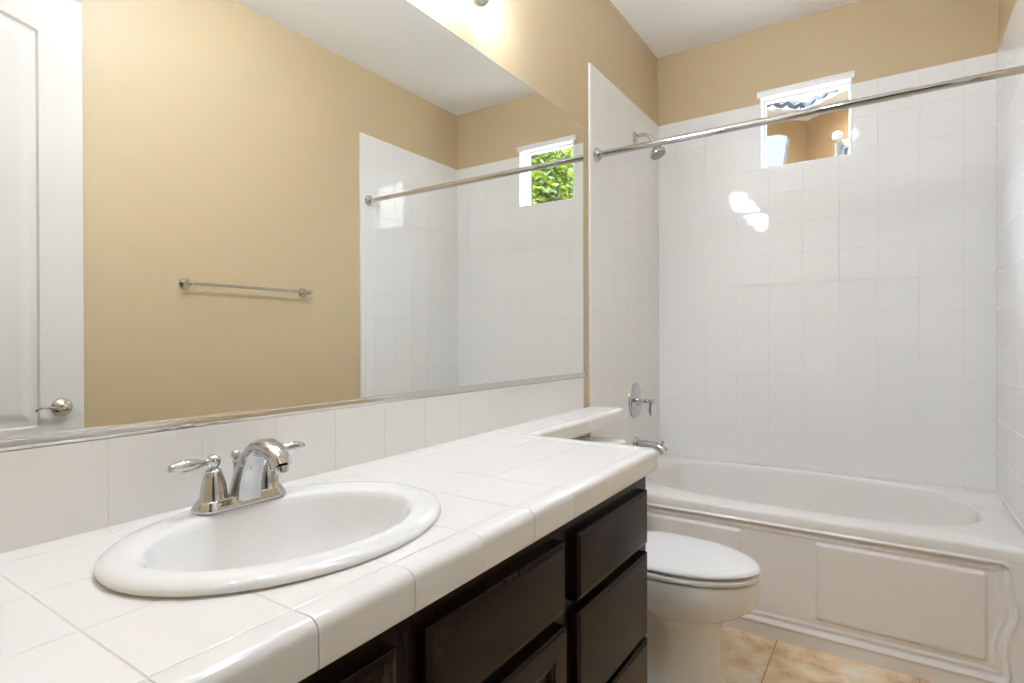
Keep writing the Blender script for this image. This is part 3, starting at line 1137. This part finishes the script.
bm = bmesh.new()
loft(bm, [stadium(0.0300, 0.0860, FZ), stadium(0.0305, 0.0865, FZ + 0.003), stadium(0.0285, 0.0845, FZ + 0.008), stadium(0.0250, 0.0810, FZ + 0.013), stadium(0.0245, 0.0800, FZ + 0.016), stadium(0.0225, 0.0775, FZ + 0.018)])
finish('base_plate', bm, MT['chrome'], fa, smooth=50)
for sgn in (-1, 1):
    hyy = FYC + sgn * 0.0510
    bm = bmesh.new()
    lathe(bm, (FXC, hyy, FZ + 0.017), (0, 0, 1), [(0.0240, 0), (0.0240, 0.003), (0.0225, 0.005), (0.0220, 0.012), (0.0200, 0.026), (0.0170, 0.038), (0.0140, 0.0465), (0.0130, 0.0480), (0.0135, 0.050), (0.0105, 0.0530),
                                                 (0.0075, 0.055), (0.0080, 0.057), (0.0110, 0.061), (0.0122, 0.067), (0.0110, 0.073), (0.0070, 0.077), (0, 0.0785)], 28)
    hn = finish('handle', bm, MT['chrome'], fa, smooth=50)
    bm = bmesh.new()
    zc = FZ + 0.017 + 0.0675
    a = Vector((0.10, sgn, 0.010)).normalized()
    c0 = Vector((FXC, hyy, zc))
    prof = [(0.006, 0.009), (0.0045, 0.013), (0.0050, 0.017), (0.0085, 0.030), (0.0105, 0.045), (0.0105, 0.057), (0.0090, 0.066), (0.0066, 0.071), (0.0058, 0.074), (0.0062, 0.077), (0.0, 0.079)]
    lathe(bm, c0, a, prof, 20)
    lv = finish('lever', bm, MT['chrome'], hn, smooth=50)
    lv.matrix_parent_inverse = Matrix.Identity(4)
# spout: a wide flat-sided arch, thick at the root
bm = bmesh.new()
ctrl = [(0.141, 0.016, 0.0250, 0.0245), (0.148, 0.045, 0.0220, 0.0222), (0.161, 0.075, 0.0190, 0.0200), (0.181, 0.099, 0.0158, 0.0186), (0.203, 0.1095, 0.0138, 0.0180), (0.223, 0.1065, 0.0136, 0.0180), (0.242, 0.094, 0.0145, 0.0178), (0.252, 0.080, 0.0150, 0.0165)]
st = spline(ctrl, 6)
rings = []
for i, (x, z, hw, hy_) in enumerate(st):
    a, b = st[max(i - 1, 0)], st[min(i + 1, len(st) - 1)]
    t = Vector((b[0] - a[0], 0, b[1] - a[1])).normalized()
    nrm = Vector((t.z, 0, -t.x))
    r = []
    for k in range(28):
        an = 2 * PI * k / 28
        c, s = math.cos(an), math.sin(an)
        ex = 2.0 / 3.2
        r.append(Vector((x, FYC, FZ + z)) + nrm * hw * math.copysign(abs(c) ** ex, c) + Vector((0, 1, 0)) * hy_ * math.copysign(abs(s) ** ex, s))
    rings.append(r)
loft(bm, rings)
spt = finish('spout', bm, MT['chrome'], fa, smooth=50)
bm = bmesh.new()
lathe(bm, (0.2500, FYC, FZ + 0.080), (0.25, 0, -1), [(0.0125, 0), (0.0125, 0.010), (0.0115, 0.012), (0.0095, 0.012), (0, 0.010)], 22)
ae = finish('aerator', bm, MT['chrome'], spt, smooth=40)
ae.matrix_parent_inverse = Matrix.Identity(4)
bm = bmesh.new()
lathe(bm, (0.109, FYC, FZ + 0.016), (0.03, 0.0, 1), [(0.0070, 0), (0.0060, 0.006), (0.0042, 0.022), (0.0036, 0.038), (0.0038, 0.050), (0.0055, 0.053), (0.0060, 0.057), (0.0040, 0.060), (0.0060, 0.062), (0.0088, 0.067), (0.0088, 0.071), (0.0060, 0.076), (0, 0.078)], 20)
finish('lift_rod', bm, MT['chrome'], fa, smooth=50)

# ------------------------------------------------------------------ toilet
TYC = 1.995
toi = thing('toilet', 'white elongated toilet between the vanity and the bathtub', 'toilet', (0.38, TYC, 0))


def egg(xb, xf, hw, z, n=64, wide=0.42, ey=2.0, sq=2.0):
    """egg outline in plan: the widest place lies 'wide' of the way from back to front"""
    xc = xb + (xf - xb) * wide
    out = []
    for i in range(n):
        t = 2 * PI * i / n
        c, s = math.cos(t), math.sin(t)
        x = xc + ((xf - xc) * math.copysign(abs(c) ** (2 / ey), c) if c > 0 else (xc - xb) * math.copysign(abs(c) ** (2 / 3.0), c))
        out.append((x, TYC + hw * math.copysign(abs(s) ** (2 / sq), s), z))
    return out


LZ = 0.417
bm = bmesh.new()
loft(bm, [egg(0.285, 0.725, 0.155, LZ - 0.0005), egg(0.262, 0.752, 0.177, LZ - 0.0005), egg(0.256, 0.766, 0.1865, LZ + 0.0015), egg(0.254, 0.770, 0.1885, LZ + 0.005), egg(0.256, 0.768, 0.1870, LZ + 0.010), egg(0.264, 0.758, 0.179, LZ + 0.0150),
          egg(0.285, 0.730, 0.158, LZ + 0.0175), egg(0.295, 0.715, 0.147, LZ + 0.0185), egg(0.330, 0.66, 0.110, LZ + 0.0215), egg(0.40, 0.56, 0.04, LZ + 0.0225)])
finish('lid', bm, MT['seat'], toi, smooth=60)
bm = bmesh.new()
so = [(0, 0), (0.006, 0.0), (0.0, 0.004), (0.0, 0.012), (0.004, 0.016)]
outer = [egg(0.280, 0.740, 0.164, LZ - 0.0240), egg(0.262, 0.758, 0.179, LZ - 0.0240), egg(0.256, 0.768, 0.1875, LZ - 0.0220), egg(0.255, 0.770, 0.1885, LZ - 0.0120), egg(0.258, 0.766, 0.1865, LZ - 0.0095), egg(0.268, 0.752, 0.174, LZ - 0.0080), egg(0.280, 0.738, 0.162, LZ - 0.0078)]
inner = [egg(0.330, 0.690, 0.120, LZ - 0.0065), egg(0.325, 0.695, 0.124, LZ - 0.0135), egg(0.335, 0.685, 0.115, LZ - 0.0240)]
loft(bm, outer + inner + [outer[0]], cap0=False, cap1=False)
finish('seat', bm, MT['seat'], toi, smooth=50)
bm = bmesh.new()
BZ = LZ - 0.0290
rr = [(0.240, 0.742, 0.170, BZ, 0.42), (0.232, 0.760, 0.182, BZ - 0.003, 0.42), (0.230, 0.766, 0.184, BZ - 0.014, 0.42), (0.230, 0.766, 0.184, BZ - 0.045, 0.42), (0.228, 0.760, 0.181, BZ - 0.078, 0.42),
      (0.224, 0.744, 0.174, BZ - 0.100, 0.42), (0.216, 0.716, 0.160, BZ - 0.124, 0.42), (0.206, 0.682, 0.140, BZ - 0.144, 0.42), (0.200, 0.658, 0.124, BZ - 0.160, 0.45), (0.196, 0.646, 0.114, BZ - 0.178, 0.48),
      (0.192, 0.642, 0.110, BZ - 0.21, 0.5), (0.190, 0.642, 0.109, BZ - 0.30, 0.5), (0.186, 0.648, 0.112, BZ - 0.355, 0.5), (0.184, 0.654, 0.116, 0.008, 0.5), (0.184, 0.654, 0.116, 0.0, 0.5)]


def waist(ring):
    # the column narrows behind its rounded front
    z = ring[0][2]
    k = (1 - sstep(0.20, 0.28, z)) * sstep(0.0, 0.05, z)
    return [(x, TYC + (y - TYC) * (1 - k * 0.40 * (1 - sstep(0.40, 0.50, x))), z) for x, y, z in ring]


loft(bm, [waist(egg(a, b, c, z, wide=wd_, ey=2.2 if z > 0.22 else 2.8, sq=2.0 if z > 0.22 else 2.4)) for a, b, c, z, wd_ in rr])
# shelf that carries the tank
box(bm, (0.035, TYC - 0.115, 0.20), (0.27, TYC + 0.115, 0.372), 0.02, 3)
finish('bowl', bm, MT['porcelain'], toi, smooth=50, merge=False)
bm = bmesh.new()
rings = []
for z, x1, hw, r in ((0.372, 0.185, 0.190, 0.03), (0.380, 0.195, 0.200, 0.03), (0.56, 0.203, 0.212, 0.03), (0.735, 0.208, 0.219, 0.03)):
    pts = []
    x0 = 0.022
    for cx_, cy_, a0 in ((x1 - r, hw - r, 0), (x0 + 0.012, hw - 0.012, 90), (x0 + 0.012, -hw + 0.012, 180), (x1 - r, -hw + r, 270)):
        q = r if cx_ > 0.1 else 0.012
        for k in range(7):
            a = R(a0 + 15 * k)
            pts.append((cx_ + q * math.cos(a), TYC + cy_ + q * math.sin(a), z))
    rings.append(pts)
loft(bm, rings)
finish('tank', bm, MT['porcelain'], toi, smooth=50)
bm = bmesh.new()
rings = []
for z, ins in ((0.736, 0.006), (0.740, 0.0), (0.760, 0.0), (0.767, 0.004), (0.770, 0.012), (0.7715, 0.04)):
    x0, x1, hw, r = 0.014 + ins, 0.222 - ins, 0.232 - ins, 0.034
    pts = []
    for cx_, cy_, a0 in ((x1 - r, hw - r, 0), (x0 + 0.012, hw - 0.012, 90), (x0 + 0.012, -hw + 0.012, 180), (x1 - r, -hw + r, 270)):
        q = r if cx_ > 0.1 else 0.012
        for k in range(7):
            a = R(a0 + 15 * k)
            pts.append((cx_ + q * math.cos(a), TYC + cy_ + q * math.sin(a), z))
    rings.append(pts)
loft(bm, rings)
finish('tank_lid', bm, MT['porcelain'], toi, smooth=50)
bm = bmesh.new()
lathe(bm, (0.205, TYC - 0.15, 0.68), (1, 0, 0), [(0.014, 0), (0.014, 0.006), (0.008, 0.010), (0.008, 0.02), (0, 0.021)], 18)
tube(bm, [(0.220, TYC - 0.155, 0.68), (0.224, TYC - 0.11, 0.677), (0.226, TYC - 0.075, 0.672)], [0.006, 0.0065, 0.008], 12)
finish('flush_lever', bm, MT['chrome'], toi, smooth=50, merge=False)

# ------------------------------------------------------------------ towel bar on the right wall
tz = H + 0.254
tb = thing('towel_bar', 'empty nickel towel bar on the tan wall, seen in the mirror', 'towel bar', (W, 1.593, tz))
for y in (1.287, 1.900):
    bm = bmesh.new()
    lathe(bm, (W - 0.0005, y, tz), (-1, 0, 0), [(0.026, 0), (0.026, 0.004), (0.023, 0.008), (0.014, 0.014), (0.0095, 0.022), (0.0085, 0.044), (0.0115, 0.052), (0.013, 0.060), (0.0115, 0.068), (0.006, 0.072), (0, 0.073)], 26)
    finish('post', bm, MT['nickel'], tb, smooth=50)
bm = bmesh.new()
tube(bm, [(W - 0.060, 1.270, tz), (W - 0.060, 1.918, tz)], 0.0070, 18)
finish('bar', bm, MT['nickel'], tb, smooth=50)

# ------------------------------------------------------------------ lamps
vl = thing('vanity_light', 'chrome vanity light bar with glowing glass shades above the mirror', 'light', (0.02, 0.885, H + 1.135))
bm = bmesh.new()
box(bm, (0.0, 0.285, H + 1.135), (0.022, 1.485, H + 1.225), 0.007, 3)
finish('backplate', bm, MT['nickel'], vl, smooth=40)
for y in (0.375, 0.715, 1.055, 1.395):
    bm = bmesh.new()
    pts = spline([(0.02, y, H + 1.16), (0.036, y, H + 1.150), (0.044, y, H + 1.110), (0.055, y, H + 1.086)], 6)
    tube(bm, pts, 0.007, 14)
    am = finish('arm', bm, MT['nickel'], vl, smooth=50)
    bm = bmesh.new()
    lathe(bm, (0.075, y, H + 1.030), (0, 0, 1), [(0.0, 0), (0.008, 0.001), (0.018, 0.006), (0.026, 0.016), (0.030, 0.030), (0.032, 0.052), (0.031, 0.056), (0, 0.056)], 26)
    c_ = finish('cup', bm, MT['nickel'], am, smooth=50)
    c_.matrix_parent_inverse = Matrix.Identity(4)
    bm = bmesh.new()
    lathe(bm, (0.075, y, H + 1.087), (0, 0, 1), [(0.028, 0), (0.034, 0.012), (0.040, 0.04), (0.044, 0.075), (0.047, 0.105), (0.050, 0.125), (0.047, 0.125), (0.041, 0.07), (0.030, 0.02), (0, 0.012)], 30)
    g_ = finish('glass_shade', bm, MT['shade'], am, smooth=50)
    g_['label'] = 'glowing frosted glass shade'
    g_.matrix_parent_inverse = Matrix.Identity(4)
    bm = bmesh.new()
    lathe(bm, (0.075, y, H + 1.112), (0, 0, 1), [(0.010, 0), (0.012, 0.012), (0.022, 0.030), (0.025, 0.044), (0.019, 0.058), (0, 0.065)], 18)
    b_ = finish('bulb', bm, MT['bulb'], am, smooth=60)
    b_.matrix_parent_inverse = Matrix.Identity(4)

rl = thing('ceiling_light', 'small round dome lamp on the white bathroom ceiling', 'light', (0.86, 1.20, CZ))
bm = bmesh.new()
lathe(bm, (0.86, 1.20, CZ - 0.0005), (0, 0, -1), [(0.100, 0), (0.100, 0.004), (0.094, 0.006), (0.056, 0.010), (0.052, 0.002), (0, 0.002)], 40)
finish('trim_ring', bm, MT['ceiling'], rl, smooth=40)
bm = bmesh.new()
lathe(bm, (0.86, 1.20, CZ - 0.0035), (0, 0, -1), [(0.046, 0), (0.046, 0.010), (0.043, 0.024), (0.034, 0.036), (0.018, 0.042), (0, 0.044)], 40)
finish('lamp_lens', bm, MT['lamp'], rl, smooth=50)
hl = thing('hall_fill_lamp', 'added round fill lamp on the unseen hall ceiling', 'light', (0.9, -1.2, CZ))  # unseen lamp, added to light the room from the doorway side
bm = bmesh.new()
lathe(bm, (0.9, -1.2, CZ - 0.0005), (0, 0, -1), [(0.17, 0), (0.17, 0.02), (0.165, 0.024), (0.16, 0.02), (0, 0.02)], 40)
finish('fill_base', bm, MT['nickel'], hl, smooth=40)
bm = bmesh.new()
lathe(bm, (0.9, -1.2, CZ - 0.0205), (0, 0, -1), [(0.155, 0), (0.15, 0.03), (0.12, 0.055), (0.06, 0.07), (0, 0.073)], 40)
finish('fill_glass', bm, MT['hallfill'], hl, smooth=50)
bm = bmesh.new()
lathe(bm, (0.901, 1.965, CZ - 0.0003), (0, 0, -1), [(0.040, 0), (0.040, 0.002), (0.037, 0.005), (0, 0.005)], 30)
tag(finish('sprinkler_cover', bm, MT['ceiling'], None, smooth=40), 'small round white cover on the ceiling, seen at the mirror top edge', 'cover')

# ------------------------------------------------------------------ outside the window
bm = bmesh.new()
box(bm, (-8, YB + T, -0.12), (12, 16, -0.02))
structure(finish('ground', bm, MT['soil'], smooth=0), 'ground of the garden outside', 'ground')
EZ = H + 2.517
C0 = Vector((0.347, 7.317, 0))
dl, dr = Vector((-0.755, -0.655, 0)).normalized(), Vector((0.755, -0.655, 0)).normalized()
hs = thing('neighbor_house', 'tan stucco house with a scalloped tile roof seen through the window', 'house', tuple(C0))


def slab(bm, a, b, th_dir, th, z0, z1):
    a, b = Vector(a), Vector(b)
    t = Vector(th_dir).normalized() * th
    pts = [a, b, b + t, a + t]
    lo = [bm.verts.new((p.x, p.y, z0)) for p in pts]
    hi = [bm.verts.new((p.x, p.y, z1)) for p in pts]
    bm.faces.new(lo[::-1])
    bm.faces.new(hi)
    for i in range(4):
        j = (i + 1) % 4
        bm.faces.new((lo[i], lo[j], hi[j], hi[i]))


bm = bmesh.new()
slab(bm, C0, C0 + dl * 0.86, (0, 1, 0), 0.3, -0.02, EZ)
slab(bm, C0, C0 + dr * 1.45, (0, 1, 0), 0.3, -0.02, EZ)
finish('wall', bm, MT['stucco_tan'], hs, smooth=0, merge=False)
bm = bmesh.new()
V0 = Vector((0.342, 7.0, 0))


def eave(bm, d, L, z0, z1, V):
    pts = [V, V + d * L, C0 + d * (L + 0.1) + Vector((0, 0.25, 0)), C0 + Vector((0, 0.25, 0))]
    lo = [bm.verts.new((p.x, p.y, z0)) for p in pts]
    hi = [bm.verts.new((p.x, p.y, z1)) for p in pts]
    bm.faces.new(lo[::-1])
    bm.faces.new(hi)
    for i in range(4):
        j = (i + 1) % 4
        bm.faces.new((lo[i], lo[j], hi[j], hi[i]))


eave(bm, dl, 0.80, EZ, EZ + 0.02, V0)
eave(bm, dr, 1.40, EZ, EZ + 0.02, V0)
finish('eave', bm, MT['eave'], hs, smooth=0, merge=False)
LAM, AMP = 0.165, 0.019
bm = bmesh.new()
be = bmesh.new()
for d, L in ((dl, 0.80), (dr, 1.40)):
    n = Vector((-d.y, d.x, 0))
    if n.y > 0:
        n = -n                     # towards the viewer
    up = (-n + Vector((0, 0, 0.62))).normalized()
    nn = int(L / LAM * 10)
    prof = [(i / 10 * LAM, AMP * math.sin(2 * PI * i / 10)) for i in range(nn + 1)]

    def sheet(b_, k0, k1, lift, th):
        rings = []
        for kk, dz in ((k0, 0.0), (k1, 0.0), (k1, -th), (k0, -th)):
            rings.append([V0 + Vector((0, 0, EZ + 0.075 + h + dz + lift)) + n * 0.03 + d * (q_ + max(0.0, kk) * 0.62) + up * kk for q_, h in prof])
        vr = [[b_.verts.new(p) for p in r] for r in rings]
        for a, b in zip(vr, vr[1:] + vr[:1]):
            for i in range(len(a) - 1):
                b_.faces.new((a[i], a[i + 1], b[i + 1], b[i]))
        for e_ in (0, -1):
            b_.faces.new([vr[q_][e_] for q_ in range(4)])
    for k in range(3):
        sheet(bm, 0.02 + k * 0.36, 0.40 + k * 0.36, 0.012 - 0.0 * k, 0.018)
    sheet(be, -0.012, 0.03, 0.004, 0.046)  # dark strip added where shade falls under the tile ends
rf = finish('roof_tiles', bm, MT['rooftile'], hs, smooth=50, merge=False)
q = finish('tile_edge_shade', be, MT['tileshade'], rf, smooth=50, merge=False)
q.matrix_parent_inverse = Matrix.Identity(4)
q['label'] = 'dark wavy strip for the shade under the roof tile edges'
# window and its pane on the sunlit wall
wn = Vector((-dr.y, dr.x, 0))
if wn.y > 0:
    wn = -wn


def wallpt(s, h, z):
    p = C0 + dr * s + wn * h
    return (p.x, p.y, z)


def wall_box(bm, s0, s1, h0, h1, z0, z1):
    vs_ = [bm.verts.new(wallpt(s, h, z)) for z in (z0, z1) for s, h in ((s0, h0), (s1, h0), (s1, h1), (s0, h1))]
    for q in ((3, 2, 1, 0), (4, 5, 6, 7), (0, 1, 5, 4), (1, 2, 6, 5), (2, 3, 7, 6), (3, 0, 4, 7)):
        bm.faces.new([vs_[i] for i in q])


bm = bmesh.new()
s0, s1, z0, z1 = 0.50, 1.05, H + 1.68, H + 2.06
for a, b, c, d in ((s0, s0 + 0.05, z0, z1), (s1 - 0.05, s1, z0, z1), (s0, s1, z1 - 0.05, z1), (s0, s1, z0, z0 + 0.05)):
    wall_box(bm, a, b, 0.0, 0.035, c, d)
wf = finish('window', bm, MT['grey_metal'], hs, smooth=0, merge=False)
bm = bmesh.new()
wall_box(bm, s0 + 0.04, s1 - 0.04, 0.001, 0.012, z0 + 0.04, z1 - 0.04)
q = finish('pane', bm, MT['darkglass'], wf, smooth=0)
q.matrix_parent_inverse = Matrix.Identity(4)

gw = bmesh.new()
# pale slab added in the shape of a sunlit patch of stucco
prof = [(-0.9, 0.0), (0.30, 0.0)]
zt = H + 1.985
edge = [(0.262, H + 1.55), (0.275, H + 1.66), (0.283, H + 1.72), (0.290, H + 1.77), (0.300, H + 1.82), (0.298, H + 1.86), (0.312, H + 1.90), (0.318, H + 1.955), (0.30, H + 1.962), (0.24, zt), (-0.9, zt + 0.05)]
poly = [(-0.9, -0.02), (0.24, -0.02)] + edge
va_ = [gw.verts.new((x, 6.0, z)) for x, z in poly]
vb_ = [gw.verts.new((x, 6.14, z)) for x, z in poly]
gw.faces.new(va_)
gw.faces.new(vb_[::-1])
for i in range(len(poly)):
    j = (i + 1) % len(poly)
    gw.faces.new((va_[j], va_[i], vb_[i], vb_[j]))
tag(finish('sunlit_patch', gw, MT['stucco_sunlit'], None, smooth=0), 'pale slab standing for a sunlit patch of stucco, lower left outside the window', 'wall', kind='structure')

bm = bmesh.new()
px, py = 0.742, 5.95
lathe(bm, (px, py, -0.02), (0, 0, 1), [(0.06, 0), (0.06, 0.03), (0.022, 0.06), (0.022, H + 1.80), (0.03, H + 1.81), (0, H + 1.82)], 18)
lp = thing('lamp_post', 'slim post lamp with a white globe outside the window', 'lamp', (px, py, -0.02))
finish('post', bm, MT['grey_metal'], lp, smooth=40)
bm = bmesh.new()
bmesh.ops.create_uvsphere(bm, u_segments=24, v_segments=14, radius=0.045, matrix=Matrix.Translation((px, py, H + 1.855)))
finish('globe', bm, MT['lantern'], lp, smooth=80)


def leaves(name, c, rad, n, material, parent, size=0.06, shell=0.35):
    bm = bmesh.new()
    for _ in range(n):
        while True:
            v = Vector((random.uniform(-1, 1), random.uniform(-1, 1), random.uniform(-1, 1)))
            if shell < v.length < 1:
                break
        p = Vector(c) + Vector((v.x * rad[0], v.y * rad[1], v.z * rad[2]))
        d = Vector((random.uniform(-1, 1), random.uniform(-1, 1), random.uniform(-0.9, 0.5))).normalized()
        s, u = frame_of(d)
        s = (s * math.cos(random.uniform(0, 6.3)) + u * math.sin(random.uniform(0, 6.3))).normalized()
        L = size * random.uniform(0.7, 1.3)
        nr = d.cross(s).normalized()
        a = [p, p + d * L * 0.4 + s * L * 0.22, p + d * L, p + d * L * 0.4 - s * L * 0.22]
        mid = p + d * L * 0.45 - nr * L * 0.06
        vv = [bm.verts.new(q) for q in a]
        m = bm.verts.new(mid)
        for i in range(4):
            bm.faces.new((vv[i], vv[(i + 1) % 4], m))
    return finish(name, bm, material, parent, smooth=0, merge=False)


tr = thing('tree', 'leafy green tree outside, seen through the window in the mirror', 'tree', (3.65, 6.75, -0.02))
bm = bmesh.new()
tube(bm, [(3.65, 6.75, -0.02), (3.63, 6.75, 1.0), (3.67, 6.77, 2.1), (3.65, 6.75, 2.9), (3.65, 6.75, 3.6)], [0.12, 0.10, 0.085, 0.06, 0.03], 14)
for dx, dy, dz in ((-0.7, -0.3, 0.7), (0.6, -0.4, 0.8), (0.2, 0.6, 0.8), (-0.4, 0.5, 0.5), (-0.3, -0.6, 0.6)):
    tube(bm, [(3.65, 6.75, 2.3), (3.65 + dx * 0.5, 6.75 + dy * 0.5, 2.3 + dz * 0.6), (3.65 + dx, 6.75 + dy, 2.3 + dz * 1.3)], [0.05, 0.035, 0.015], 10)
finish('trunk', bm, MT['bark'], tr, smooth=50, merge=False)
leaves('foliage', (3.65, 6.75, 3.25), (1.35, 1.2, 1.25), 16000, MT['leaf'], tr, 0.13, 0.2)
sbx, sby = 0.50, 6.35
sb = thing('shrub', 'pale green shrub in front of the tan house outside', 'shrub', (sbx, sby, -0.02))
bm = bmesh.new()
for k in range(5):
    a = k * 1.26
    tube(bm, [(sbx, sby, -0.02), (sbx + 0.10 * math.cos(a), sby + 0.10 * math.sin(a), 1.3), (sbx + 0.16 * math.cos(a), sby + 0.14 * math.sin(a), 2.6)], [0.02, 0.015, 0.006], 8)
finish('stems', bm, MT['bark'], sb, smooth=50, merge=False)
leaves('foliage', (sbx + 0.05, sby, 2.1), (0.22, 0.2, 0.85), 1200, MT['leaf2'], sb, 0.07, 0.0)
